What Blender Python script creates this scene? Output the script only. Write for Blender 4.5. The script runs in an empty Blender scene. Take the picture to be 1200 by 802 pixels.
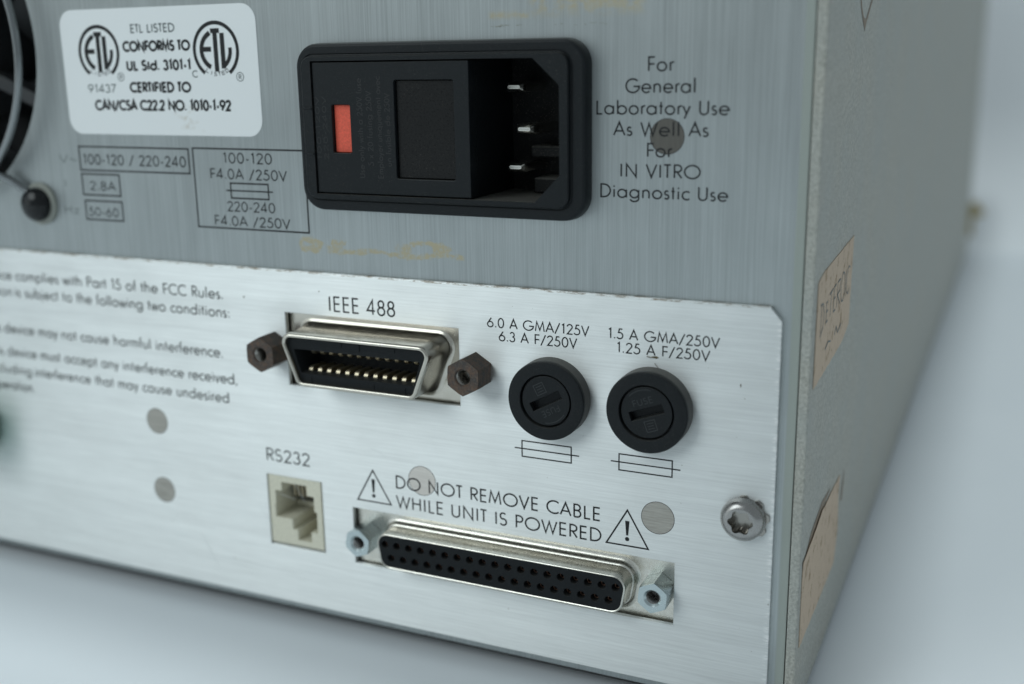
import bpy, bmesh, math, random
from mathutils import Vector, Matrix
random.seed(7)
SC = bpy.context.scene
COL = SC.collection
MM = 0.001

# ---------------------------------------------------------------- camera
cam_d = bpy.data.cameras.new('camera')
cam = bpy.data.objects.new('camera', cam_d); COL.objects.link(cam)
R = ((0.90955536, 0.41530203, -0.01527338), (0.08870464, -0.22991491, -0.96915975), (-0.40600559, 0.88014962, -0.24595956))
M = Matrix(((R[0][0], -R[1][0], -R[2][0]), (R[0][1], -R[1][1], -R[2][1]), (R[0][2], -R[1][2], -R[2][2]))).to_4x4()
M.translation = Vector((0.08829438, -0.18694687, 0.09761726))
cam.matrix_world = M
cam_d.sensor_width = 36.0
cam_d.lens = 1314.03 / 1200 * 36
cam_d.clip_start = 0.005
cam_d.clip_end = 50
cam_d.dof.use_dof = True
cam_d.dof.focus_distance = 0.208
cam_d.dof.aperture_fstop = 8.8
SC.camera = cam

# ---------------------------------------------------------------- world and lamps (studio, no sun)
W = bpy.data.worlds.new('World'); SC.world = W; W.use_nodes = True
bg = W.node_tree.nodes['Background']
bg.inputs['Color'].default_value = (0.69, 0.80, 0.85, 1); bg.inputs['Strength'].default_value = 0.42

def area(name, loc, target, size, power, color):
    d = bpy.data.lights.new(name, 'AREA'); d.shape = 'DISK'; d.size = size
    d.energy = power; d.color = color
    o = bpy.data.objects.new(name, d); COL.objects.link(o)
    o.location = loc
    o.rotation_euler = (Vector(target) - Vector(loc)).to_track_quat('-Z', 'Y').to_euler()
    return o
TINT = (0.89, 0.985, 1.0)
area('softbox_key', (-0.57, -0.79, 0.64), (-0.02, 0, 0.04), 0.75, 4.2, TINT)
area('added_fill_left', (-0.95, -0.72, 0.20), (-0.08, 0, 0.08), 0.60, 0.55, TINT)  # added fill lamp, lifts the left side of the upper panel
area('softbox_overhead', (0.0, 0.115, 1.25), (0.0, 0.0, 0.0), 0.14, 5.0, TINT)
SC.view_settings.view_transform = 'Standard'
SC.view_settings.look = 'None'
SC.view_settings.exposure = -0.08

# ---------------------------------------------------------------- materials
def mat(name, base, metallic=0.0, rough=0.5, spec=0.5, aniso=0.0, arot=0.0, coat=0.0):
    m = bpy.data.materials.new(name); m.use_nodes = True
    b = m.node_tree.nodes['Principled BSDF']
    b.inputs['Base Color'].default_value = (*base, 1)
    b.inputs['Metallic'].default_value = metallic
    b.inputs['Roughness'].default_value = rough
    b.inputs['Specular IOR Level'].default_value = spec
    b.inputs['Anisotropic'].default_value = aniso
    b.inputs['Anisotropic Rotation'].default_value = arot
    b.inputs['Coat Weight'].default_value = coat
    return m, m.node_tree, b

class NT:
    """small helper to wire nodes; positions come in millimetres"""
    def __init__(s, nt):
        s.nt = nt
        tc = nt.nodes.new('ShaderNodeTexCoord')
        mp = nt.nodes.new('ShaderNodeMapping'); mp.inputs['Scale'].default_value = (1000, 1000, 1000)
        nt.links.new(tc.outputs['Object'], mp.inputs['Vector']); s.pos = mp.outputs['Vector']
        sx = nt.nodes.new('ShaderNodeSeparateXYZ'); nt.links.new(s.pos, sx.inputs[0]); s.x, s.y, s.z = sx.outputs
    def lk(s, a, b): s.nt.links.new(a, b)
    def _in(s, sock, v):
        if isinstance(v, bpy.types.NodeSocket): s.lk(v, sock)
        else: sock.default_value = v
    def math(s, op, a, b=0.0, c=None, clamp=False):
        n = s.nt.nodes.new('ShaderNodeMath'); n.operation = op; n.use_clamp = clamp
        s._in(n.inputs[0], a); s._in(n.inputs[1], b)
        if c is not None: s._in(n.inputs[2], c)
        return n.outputs[0]
    def step(s, v, lo, hi):
        n = s.nt.nodes.new('ShaderNodeMapRange'); n.interpolation_type = 'SMOOTHSTEP'
        s._in(n.inputs[0], v); n.inputs[1].default_value = lo; n.inputs[2].default_value = hi
        return n.outputs[0]
    def rng(s, v, lo, hi, a, b):
        n = s.nt.nodes.new('ShaderNodeMapRange'); n.clamp = True
        s._in(n.inputs[0], v); n.inputs[1].default_value = lo; n.inputs[2].default_value = hi
        n.inputs[3].default_value = a; n.inputs[4].default_value = b
        return n.outputs[0]
    def noise(s, scale, detail=3.0, rough=0.55, vec=None):
        mp = s.nt.nodes.new('ShaderNodeMapping'); mp.inputs['Scale'].default_value = scale
        s.lk(vec or s.pos, mp.inputs['Vector'])
        n = s.nt.nodes.new('ShaderNodeTexNoise'); n.inputs['Scale'].default_value = 1.0
        n.inputs['Detail'].default_value = detail; n.inputs['Roughness'].default_value = rough
        s.lk(mp.outputs[0], n.inputs['Vector']); return n.outputs['Fac']
    def mix(s, f, a, b, mode='MIX'):
        n = s.nt.nodes.new('ShaderNodeMix'); n.data_type = 'RGBA'; n.blend_type = mode
        s._in(n.inputs['Factor'], f)
        for k, v in ((6, a), (7, b)):
            if isinstance(v, bpy.types.NodeSocket): s.lk(v, n.inputs[k])
            else: n.inputs[k].default_value = (*v, 1)
        return n.outputs[2]
    def bump(s, h, strength, dist):
        n = s.nt.nodes.new('ShaderNodeBump'); n.inputs['Strength'].default_value = strength
        n.inputs['Distance'].default_value = dist * MM; s.lk(h, n.inputs['Height']); return n.outputs[0]
    def box(s, x0, x1, z0, z1, f=1.0):
        a = s.math('MULTIPLY', s.step(s.x, x0 - f, x0 + f), s.math('SUBTRACT', 1.0, s.step(s.x, x1 - f, x1 + f)))
        b = s.math('MULTIPLY', s.step(s.z, z0 - f, z0 + f), s.math('SUBTRACT', 1.0, s.step(s.z, z1 - f, z1 + f)))
        return s.math('MULTIPLY', a, b)

def tangent(nt, b):
    t = nt.nodes.new('ShaderNodeTangent'); t.direction_type = 'UV_MAP'; t.uv_map = 'UVMap'
    nt.links.new(t.outputs[0], b.inputs['Tangent'])

# upper sheet: aluminium brushed vertically, glue residue, overspray strip along its right edge
M_UP, nt, b = mat('aluminium_brushed_vertical', (0.5, 0.52, 0.53), 1.0, 0.48, aniso=0.75, arot=0.0)
tangent(nt, b); n = NT(nt)
fine = n.noise((6.5, 1, 0.04), 6, 0.72); broad = n.noise((0.30, 1, 0.010), 3); cloud = n.noise((0.05, 1, 0.05), 4)
v = n.math('ADD', n.rng(fine, 0.25, 0.75, -0.26, 0.26), n.rng(broad, 0.3, 0.7, -0.035, 0.035))
v = n.math('ADD', v, n.rng(cloud, 0.3, 0.7, -0.05, 0.05))
v = n.math('ADD', v, 1.0)
col = n.mix(1.0, (0.455, 0.485, 0.485), v, 'MULTIPLY')
# tan glue residue left by old tape
gl = n.noise((0.35, 1, 0.5), 5, 0.6); gl2 = n.noise((1.3, 1, 1.5), 4, 0.65); gl3 = n.noise((0.5, 1, 0.5), 3)
wx = n.math('ADD', n.x, n.rng(gl3, 0.2, 0.8, -1.9, 1.9)); wz = n.math('ADD', n.z, n.rng(gl, 0.2, 0.8, -0.75, 0.75))
def ring(cx, cz, rx, rz, w):
    a_ = n.math('POWER', n.math('DIVIDE', n.math('SUBTRACT', wx, cx), rx), 2.0); b_ = n.math('POWER', n.math('DIVIDE', n.math('SUBTRACT', wz, cz), rz), 2.0)
    d = n.math('ABSOLUTE', n.math('SUBTRACT', n.math('SQRT', n.math('ADD', a_, b_)), 1.0))
    return n.math('SUBTRACT', 1.0, n.step(d, w * 0.35, w))
sag = n.math('MULTIPLY_ADD', n.math('SINE', n.math('MULTIPLY', n.x, 0.42)), 0.35, 60.9)
line = n.math('MULTIPLY', n.math('SUBTRACT', 1.0, n.step(n.math('ABSOLUTE', n.math('SUBTRACT', wz, sag)), 0.2, 0.68)), n.box(-38, -7.5, 59, 64, 0.6))
g = n.math('MAXIMUM', n.math('MAXIMUM', ring(-42.3, 61.7, 1.9, 1.0, 0.75), ring(-16.2, 62.0, 4.2, 1.35, 0.52)), n.math('MAXIMUM', line, ring(-35.5, 61.6, 0.9, 0.8, 1.0)))
g = n.math('MULTIPLY', g, n.rng(gl2, 0.36, 0.52, 0.2, 1.0))
topg = n.math('MULTIPLY', n.math('MAXIMUM', n.box(7, 27.5, 104.9, 125, 1.3), n.box(-1.2, 6.5, 104.3, 105.4, 0.5)), n.rng(gl, 0.38, 0.52, 0.0, 1.0))
topg = n.math('MULTIPLY', topg, n.rng(gl2, 0.3, 0.58, 0.3, 0.9))
thr = n.math('MAXIMUM', g, topg)
col = n.mix(n.math('MULTIPLY', thr, 0.84), col, (0.45, 0.385, 0.24))
edge = n.step(n.math('ADD', n.x, n.rng(fine, 0.2, 0.8, -0.25, 0.25)), 53.95, 54.4)
col = n.mix(edge, col, (0.33, 0.36, 0.33))
n.lk(col, b.inputs['Base Color'])
n.lk(n.math('SUBTRACT', 1.0, n.math('MAXIMUM', edge, n.math('MULTIPLY', thr, 0.8))), b.inputs['Metallic'])
n.lk(n.math('ADD', n.rng(fine, 0.2, 0.8, 0.43, 0.53), n.math('MULTIPLY', edge, 0.2)), b.inputs['Roughness'])
n.lk(n.bump(fine, 0.25, 0.02), b.inputs['Normal'])

# lower plate: bright aluminium brushed horizontally, dirt in its upper edge
M_LO, nt, b = mat('aluminium_brushed_horizontal', (0.8, 0.82, 0.83), 1.0, 0.54, aniso=0.85, arot=0.25)
tangent(nt, b); n = NT(nt)
fine = n.noise((0.09, 1, 3.8), 5, 0.7); broad = n.noise((0.012, 1, 0.35), 3)
v = n.math('ADD', n.rng(fine, 0.25, 0.75, -0.11, 0.11), n.rng(broad, 0.3, 0.7, -0.035, 0.035))
v = n.math('ADD', v, 1.0)
col = n.mix(1.0, (0.79, 0.81, 0.805), v, 'MULTIPLY')
dn = n.noise((0.55, 1, 2.5), 4, 0.7)
dirt = n.math('MULTIPLY', n.step(n.z, 55.75, 56.05), n.rng(dn, 0.46, 0.62, 0.0, 0.85))
col = n.mix(dirt, col, (0.20, 0.14, 0.08))
burr = n.math('MULTIPLY', n.step(n.x, 51.6, 52.8), n.rng(n.noise((0.5, 1, 2.4), 3), 0.52, 0.62, 0.0, 1.0))
col = n.mix(burr, col, (0.97, 0.97, 0.96))
sp = n.noise((1.1, 1, 0.9), 2, 0.5)
spk = n.rng(sp, 0.775, 0.80, 0.0, 0.6)
col = n.mix(spk, col, (0.33, 0.31, 0.27))
n.lk(col, b.inputs['Base Color'])
smu = n.noise((0.06, 1, 0.09), 5, 0.62)
n.lk(n.math('ADD', n.rng(fine, 0.2, 0.8, 0.49, 0.59), n.rng(smu, 0.35, 0.65, -0.05, 0.06)), b.inputs['Roughness'])
n.lk(n.bump(fine, 0.22, 0.02), b.inputs['Normal'])

M_STUD, nt, b = mat('stud_steel', (0.42, 0.40, 0.37), 0.9, 0.45); n = NT(nt)
f = n.noise((0.3, 1, 4.0), 4, 0.7)
n.lk(n.mix(n.rng(f, 0.3, 0.7, 0, 1), (0.34, 0.32, 0.285), (0.50, 0.475, 0.43)), b.inputs['Base Color'])
M_STUDL, nt, b = mat('stud_steel_pale', (0.7, 0.66, 0.62), 0.9, 0.45); n = NT(nt)
f = n.noise((0.3, 1, 4.0), 4, 0.7)
n.lk(n.mix(n.rng(f, 0.3, 0.7, 0, 1), (0.64, 0.59, 0.54), (0.78, 0.73, 0.68)), b.inputs['Base Color'])
M_STUDD, nt, b = mat('stud_steel_tarnished', (0.12, 0.115, 0.105), 0.8, 0.5); n = NT(nt)
f = n.noise((4.0, 1, 0.3), 4, 0.7)
n.lk(n.mix(f, (0.10, 0.095, 0.085), (0.16, 0.15, 0.135)), b.inputs['Base Color'])

M_INK, _, _ = mat('black_print_ink', (0.012, 0.013, 0.014), 0, 0.55, 0.3)
M_INKW, nt, b = mat('worn_grey_print_ink', (0.16, 0.18, 0.18), 0, 0.6, 0.3)

# cover: grey-green textured paint
M_PAINT, nt, b = mat('textured_grey_paint', (0.36, 0.375, 0.35), 0, 0.55, 0.4); n = NT(nt)
f = n.noise((2.0, 2.0, 2.0), 3, 0.65); g = n.noise((0.05, 0.05, 0.05), 4); h = n.noise((4.5, 4.5, 4.5), 2, 0.5)
c = n.mix(n.rng(f, 0.36, 0.64, 0, 1), (0.33, 0.325, 0.285), (0.53, 0.52, 0.465))
c = n.mix(n.rng(g, 0.35, 0.65, 0, 0.5), c, (0.39, 0.415, 0.40))
c = n.mix(n.rng(h, 0.70, 0.76, 0, 0.7), c, (0.06, 0.055, 0.05))
n.lk(c, b.inputs['Base Color'])
n.lk(n.bump(f, 1.0, 0.45), b.inputs['Normal'])

M_NICKEL, nt, b = mat('nickel_plate', (0.66, 0.63, 0.57), 1.0, 0.27); n = NT(nt)
f = n.noise((0.35, 0.6, 0.5), 4, 0.6); g = n.noise((2.5, 2.5, 2.5), 3)
c = n.mix(n.rng(f, 0.35, 0.65, 0, 1), (0.54, 0.505, 0.44), (0.61, 0.575, 0.51))
c = n.mix(n.rng(g, 0.66, 0.78, 0, 0.3), c, (0.40, 0.37, 0.31))
n.lk(c, b.inputs['Base Color']); n.lk(n.rng(f, 0.3, 0.7, 0.20, 0.28), b.inputs['Roughness'])
n.lk(n.bump(f, 0.05, 0.2), b.inputs['Normal'])
M_TIN, nt, b = mat('tinned_steel', (0.74, 0.72, 0.66), 1.0, 0.30); n = NT(nt)
f = n.noise((0.28, 0.5, 0.6), 5, 0.65); g = n.noise((1.5, 1.5, 1.5), 4, 0.65)
c = n.mix(n.rng(f, 0.35, 0.65, 0, 1), (0.66, 0.63, 0.56), (0.76, 0.74, 0.68))
c = n.mix(n.rng(g, 0.66, 0.8, 0, 0.3), c, (0.46, 0.42, 0.34))
n.lk(c, b.inputs['Base Color']); n.lk(n.rng(g, 0.3, 0.7, 0.22, 0.36), b.inputs['Roughness'])
n.lk(n.bump(f, 0.07, 0.2), b.inputs['Normal'])
M_ZINC, nt, b = mat('blue_zinc_plate', (0.52, 0.59, 0.60), 1.0, 0.3); n = NT(nt)
f = n.noise((0.9, 0.9, 0.9), 4); n.lk(n.rng(f, 0.3, 0.7, 0.2, 0.4), b.inputs['Roughness'])
M_RUST, nt, b = mat('rusty_black_oxide', (0.06, 0.045, 0.04), 0.5, 0.55); n = NT(nt)
f = n.noise((0.7, 0.7, 0.7), 6, 0.7); g = n.noise((2.0, 2.0, 2.0), 4, 0.7)
c = n.mix(n.rng(f, 0.42, 0.62, 0, 1), (0.060, 0.052, 0.048), (0.130, 0.080, 0.055))
c = n.mix(n.rng(g, 0.50, 0.72, 0, 0.6), c, (0.19, 0.165, 0.14))
n.lk(c, b.inputs['Base Color']); n.lk(n.rng(g, 0.3, 0.7, 0.42, 0.7), b.inputs['Roughness'])
n.lk(n.bump(g, 0.4, 0.15), b.inputs['Normal'])
M_STEEL, nt, b = mat('stainless_steel', (0.36, 0.35, 0.34), 1.0, 0.26); n = NT(nt)
f = n.noise((1.3, 1.3, 1.3), 4); n.lk(n.rng(f, 0.3, 0.7, 0.16, 0.34), b.inputs['Roughness'])
M_THREAD, _, _ = mat('dark_thread', (0.34, 0.325, 0.30), 1.0, 0.22)
M_CHROME, _, _ = mat('chrome_wire', (0.26, 0.275, 0.28), 1.0, 0.16)
M_BRASSP, _, _ = mat('bare_pin_metal', (0.78, 0.76, 0.70), 1.0, 0.25)
M_GOLD, _, _ = mat('gold_contact', (0.62, 0.54, 0.39), 1.0, 0.4)
M_BRONZE, _, _ = mat('bronze_barrel', (0.22, 0.13, 0.095), 1.0, 0.35)

def plastic(name, base, rough, dust=0.0, bump=0.15, scale=2.5, spec=0.22):
    m, nt, b = mat(name, base, 0, rough, spec); n = NT(nt)
    f = n.noise((scale, scale, scale), 4, 0.65); g = n.noise((5.5, 5.5, 5.5), 2); q = n.noise((0.12, 0.2, 0.12), 3)
    c = n.mix(n.rng(f, 0.3, 0.7, 0, 1), tuple(k * 0.85 for k in base), tuple(k * 1.2 for k in base))
    if dust: c = n.mix(n.math('MULTIPLY', n.rng(g, 0.63, 0.74, 0, 1), n.rng(q, 0.4, 0.6, dust * 0.3, dust)), c, (0.22, 0.20, 0.17))
    if dust:
        ge = nt.nodes.new('ShaderNodeNewGeometry'); sp_ = nt.nodes.new('ShaderNodeSeparateXYZ'); n.lk(ge.outputs['Normal'], sp_.inputs[0])
        c = n.mix(n.math('MULTIPLY', n.step(sp_.outputs[2], 0.35, 0.95), n.rng(f, 0.25, 0.7, dust * 0.25, min(1, dust * 1.1))), c, (0.17, 0.165, 0.15))
    n.lk(c, b.inputs['Base Color'])
    n.lk(n.rng(f, 0.3, 0.7, rough - 0.08, rough + 0.1), b.inputs['Roughness'])
    n.lk(n.bump(f, bump, 0.08), b.inputs['Normal'])
    return m
M_BLACK = plastic('black_plastic', (0.0075, 0.0098, 0.0115), 0.42, 0.22)
M_BLACKM = plastic('matte_black_plastic', (0.007, 0.009, 0.0105), 0.6, 0.2, 0.3)
M_CAVITY = plastic('cavity_black_plastic', (0.007, 0.0075, 0.008), 0.5, 0.9, 0.3)
M_FUSE = plastic('fuse_black_plastic', (0.0085, 0.0105, 0.012), 0.45, 0.25, 0.2)
M_FUSEW = plastic('dusty_black_plastic', (0.085, 0.084, 0.080), 0.65, 1.0, 0.5)
M_ENGR, _, _ = mat('raised_black_lettering', (0.006, 0.007, 0.008), 0, 0.35, 0.5)
M_ENGRG, _, _ = mat('raised_grey_lettering', (0.022, 0.025, 0.027), 0, 0.5, 0.4)
M_WINDOW = plastic('smoked_window_plastic', (0.009, 0.009, 0.009), 0.3, 0.35, 0.1)
M_RED = plastic('red_indicator_plastic', (0.74, 0.12, 0.075), 0.5, 0.0)
M_BEIGE = plastic('beige_plastic', (0.70, 0.67, 0.545), 0.5, 0.0, 0.08)
M_LABEL, nt, b = mat('white_polyester_label', (0.80, 0.82, 0.82), 0, 0.45, 0.4); n = NT(nt)
f = n.noise((0.35, 1, 0.5), 4, 0.6)
k = n.math('MULTIPLY', n.box(-74, -66, 84.3, 88.5, 1.2), n.rng(f, 0.5, 0.66, 0, 0.6))
n.lk(n.mix(k, (0.80, 0.82, 0.82), (0.50, 0.44, 0.34)), b.inputs['Base Color'])
M_TAPE, nt, b = mat('aged_masking_tape', (0.42, 0.34, 0.24), 0, 0.8, 0.2); n = NT(nt)
f = n.noise((0.9, 0.45, 0.9), 4, 0.6); g = n.noise((0.35, 0.35, 0.35), 5, 0.7)
c = n.mix(f, (0.52, 0.405, 0.305), (0.61, 0.485, 0.375))
c = n.mix(n.rng(g, 0.54, 0.66, 0, 0.8), c, (0.27, 0.185, 0.11))
n.lk(c, b.inputs['Base Color']); n.lk(n.bump(f, 0.3, 0.2), b.inputs['Normal'])
M_STAIN_SHADE, _, _ = mat('brown_drip_and_tape_shade', (0.17, 0.115, 0.065), 0, 0.5)
M_SCRAP, _, _ = mat('yellowed_scrap', (0.50, 0.40, 0.18), 0, 0.7)
M_DARK, _, _ = mat('dark_interior', (0.02, 0.02, 0.02), 0, 0.7)
M_RUBBER, _, _ = mat('black_rubber', (0.02, 0.02, 0.02), 0, 0.7)
M_FAN, _, _ = mat('fan_black_plastic', (0.03, 0.032, 0.034), 0, 0.4)
M_GLOSS, _, _ = mat('gloss_black_paint', (0.008, 0.009, 0.010), 0, 0.12, 0.3)
M_WASHER, _, _ = mat('nylon_washer', (0.30, 0.31, 0.275), 0, 0.5)
M_GREEN, _, _ = mat('green_plastic', (0.50, 0.68, 0.61), 0, 0.45)
M_SCR, _, _ = mat('scratched_aluminium', (0.74, 0.76, 0.76), 1.0, 0.6)
M_LINT, _, _ = mat('brown_lint', (0.14, 0.11, 0.06), 0, 0.8)
M_TABLE, nt, b = mat('white_sweep_paper', (0.70, 0.74, 0.78), 0, 0.55, 0.35); n = NT(nt)
f = n.noise((0.02, 0.02, 0.02), 4)
n.lk(n.mix(f, (0.76, 0.80, 0.835), (0.81, 0.845, 0.875)), b.inputs['Base Color'])

M_BACK, nt, b = mat('white_backdrop_paper', (0.88, 0.91, 0.93), 0, 0.6, 0.3)

# ---------------------------------------------------------------- mesh helpers (millimetres)
class MB:
    def __init__(s): s.v = []; s.f = []; s.m = []
    def add(s, verts, faces, mi=0):
        o = len(s.v); s.v += [tuple(p) for p in verts]
        for f in faces: s.f.append(tuple(o + i for i in f)); s.m.append(mi)
    def loft(s, rings, cap0=False, cap1=False, mi=0, closed=True):
        k = len(rings[0]); vs = [p for r in rings for p in r]; fs = []
        for i in range(len(rings) - 1):
            for j in range(k if closed else k - 1):
                a, b_ = i * k + j, i * k + (j + 1) % k
                fs.append((a, b_, b_ + k, a + k))
        if cap0: fs.append(tuple(range(k)))
        if cap1: fs.append(tuple((len(rings) - 1) * k + j for j in range(k)))
        s.add(vs, fs, mi)
    def ringloft(s, spec, cap0=False, cap1=False, mi=0):
        """spec: list of (outline [(x,z)], y)"""
        s.loft([[(x, y, z) for x, z in o] for o, y in spec], cap0, cap1, mi)
    def lathe(s, cx, cz, prof, n_=64, cap0=False, cap1=False, mi=0):
        s.ringloft([(circ(cx, cz, r, n_), y) for r, y in prof], cap0, cap1, mi)
    def box(s, x0, x1, y0, y1, z0, z1, mi=0, bev=0.0):
        o0 = rrect(x0, x1, z0, z1, max(bev, 0.001), 2)
        if bev:
            o1 = rrect(x0 + bev, x1 - bev, z0 + bev, z1 - bev, bev * 0.5, 2)
            s.ringloft([(o1, y0), (o0, y0 + bev), (o0, y1)], True, True, mi)
        else:
            q = [(x0, z0), (x1, z0), (x1, z1), (x0, z1)]
            s.ringloft([(q, y0), (q, y1)], True, True, mi)
    def tube(s, path, r, n_=12, mi=0, closed=False):
        P = [Vector(p) for p in path]; rings = []; k = len(P)
        up = Vector((0.13, 1, 0.07)).normalized()
        for i in range(k):
            a = P[i - 1] if (i or closed) else P[0]; b_ = P[(i + 1) % k] if (i < k - 1 or closed) else P[-1]
            t = (b_ - a).normalized(); u = t.cross(up).normalized(); w = t.cross(u)
            rings.append([tuple(P[i] + r * (math.cos(q) * u + math.sin(q) * w)) for q in [2 * math.pi * j / n_ for j in range(n_)]])
        if closed: rings.append(rings[0])
        s.loft(rings, not closed, not closed, mi)
    def fill(s, outline, holes, y0, y1, bev=0.0, mi=0, back=True):
        """plate with holes between y0 (front) and y1, made with a filled 2D curve"""
        cu = bpy.data.curves.new('c', 'CURVE'); cu.dimensions = '2D'; cu.fill_mode = 'BOTH'
        t = y1 - y0; cu.extrude = max(t / 2 - bev, 0) ; cu.bevel_depth = bev; cu.bevel_resolution = 1; cu.offset = -bev
        for loop in [outline] + list(holes):
            sp = cu.splines.new('POLY'); sp.points.add(len(loop) - 1); sp.use_cyclic_u = True
            for p, (x, z) in zip(sp.points, loop): p.co = (x, z, 0, 1)
        ob = bpy.data.objects.new('c', cu); COL.objects.link(ob)
        dg = bpy.context.evaluated_depsgraph_get(); me = bpy.data.meshes.new_from_object(ob.evaluated_get(dg))
        yc = (y0 + y1) / 2
        s.add([(v.co.x, yc - v.co.z, v.co.y) for v in me.vertices], [tuple(p.vertices) for p in me.polygons], mi)
        bpy.data.objects.remove(ob); bpy.data.curves.remove(cu); bpy.data.meshes.remove(me)
    def sheet(s, outline, holes, y, mi=0):
        s.fill(outline, holes, y, y, 0.0, mi)
    def build(s, name, mats, parent=None, smooth=21, uv=False, label=None):
        me = bpy.data.meshes.new(name)
        me.from_pydata([(x * MM, y * MM, z * MM) for x, y, z in s.v], [], s.f); me.validate()
        for m in (mats if isinstance(mats, (list, tuple)) else [mats]): me.materials.append(m)
        if len(me.polygons) == len(s.m): me.polygons.foreach_set('material_index', s.m)
        bm = bmesh.new(); bm.from_mesh(me)
        bmesh.ops.remove_doubles(bm, verts=bm.verts, dist=1e-7)
        bmesh.ops.recalc_face_normals(bm, faces=bm.faces); bm.to_mesh(me); bm.free()
        if smooth:
            me.polygons.foreach_set('use_smooth', [True] * len(me.polygons)); me.set_sharp_from_angle(angle=math.radians(smooth))
        if uv:
            l = me.uv_layers.new(name='UVMap')
            for lp in me.loops:
                c = me.vertices[lp.vertex_index].co; l.data[lp.index].uv = (c.x * 5 + c.y * 3.1 + 2, c.z * 5 + c.y * 1.7 + 2)
        o = bpy.data.objects.new(name, me); COL.objects.link(o)
        if parent is not None:
            o.parent = parent; o.matrix_parent_inverse = parent.matrix_world.inverted()
        if label: o['label'] = label
        return o

def circ(cx, cz, r, n_=64, a0=0.0):
    return [(cx + r * math.cos(a0 + 2 * math.pi * i / n_), cz + r * math.sin(a0 + 2 * math.pi * i / n_)) for i in range(n_)]
def rpoly(pts, rs, n_=6):
    """polygon (counter-clockwise) with rounded corners"""
    out = []; k = len(pts)
    for i in range(k):
        p = Vector(pts[i]); a = Vector(pts[i - 1]); b_ = Vector(pts[(i + 1) % k]); r = rs[i] if isinstance(rs, (list, tuple)) else rs
        u = (a - p).normalized(); w = (b_ - p).normalized(); ang = u.angle(w) / 2
        d = r / math.tan(ang); c = p + (u + w).normalized() * (r / math.sin(ang))
        s0 = p + u * d - c; s1 = p + w * d - c
        a0 = math.atan2(s0.y, s0.x); a1 = math.atan2(s1.y, s1.x)
        while a1 < a0 - 1e-6: a1 += 2 * math.pi
        if a1 - a0 > math.pi: a1 -= 2 * math.pi
        for j in range(n_ + 1):
            q = a0 + (a1 - a0) * j / n_; out.append((c.x + r * math.cos(q), c.y + r * math.sin(q)))
    return out
def rrect(x0, x1, z0, z1, r, n_=6): return rpoly([(x0, z0), (x1, z0), (x1, z1), (x0, z1)], r, n_)
def dshape(cx, cz, ht, hb, hz, r, off=0.0, n_=8):
    """connector D outline: half widths at top and bottom, half height; off grows it"""
    sl = (ht - hb) / (2 * hz); k = math.sqrt(1 + sl * sl)
    z1, z0 = hz + off, -hz - off
    def X(z): return (ht + hb) / 2 + sl * z + off * k
    return rpoly([(cx - X(z0), cz + z0), (cx + X(z0), cz + z0), (cx + X(z1), cz + z1), (cx - X(z1), cz + z1)], max(r + off, 0.15), n_)

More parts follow.
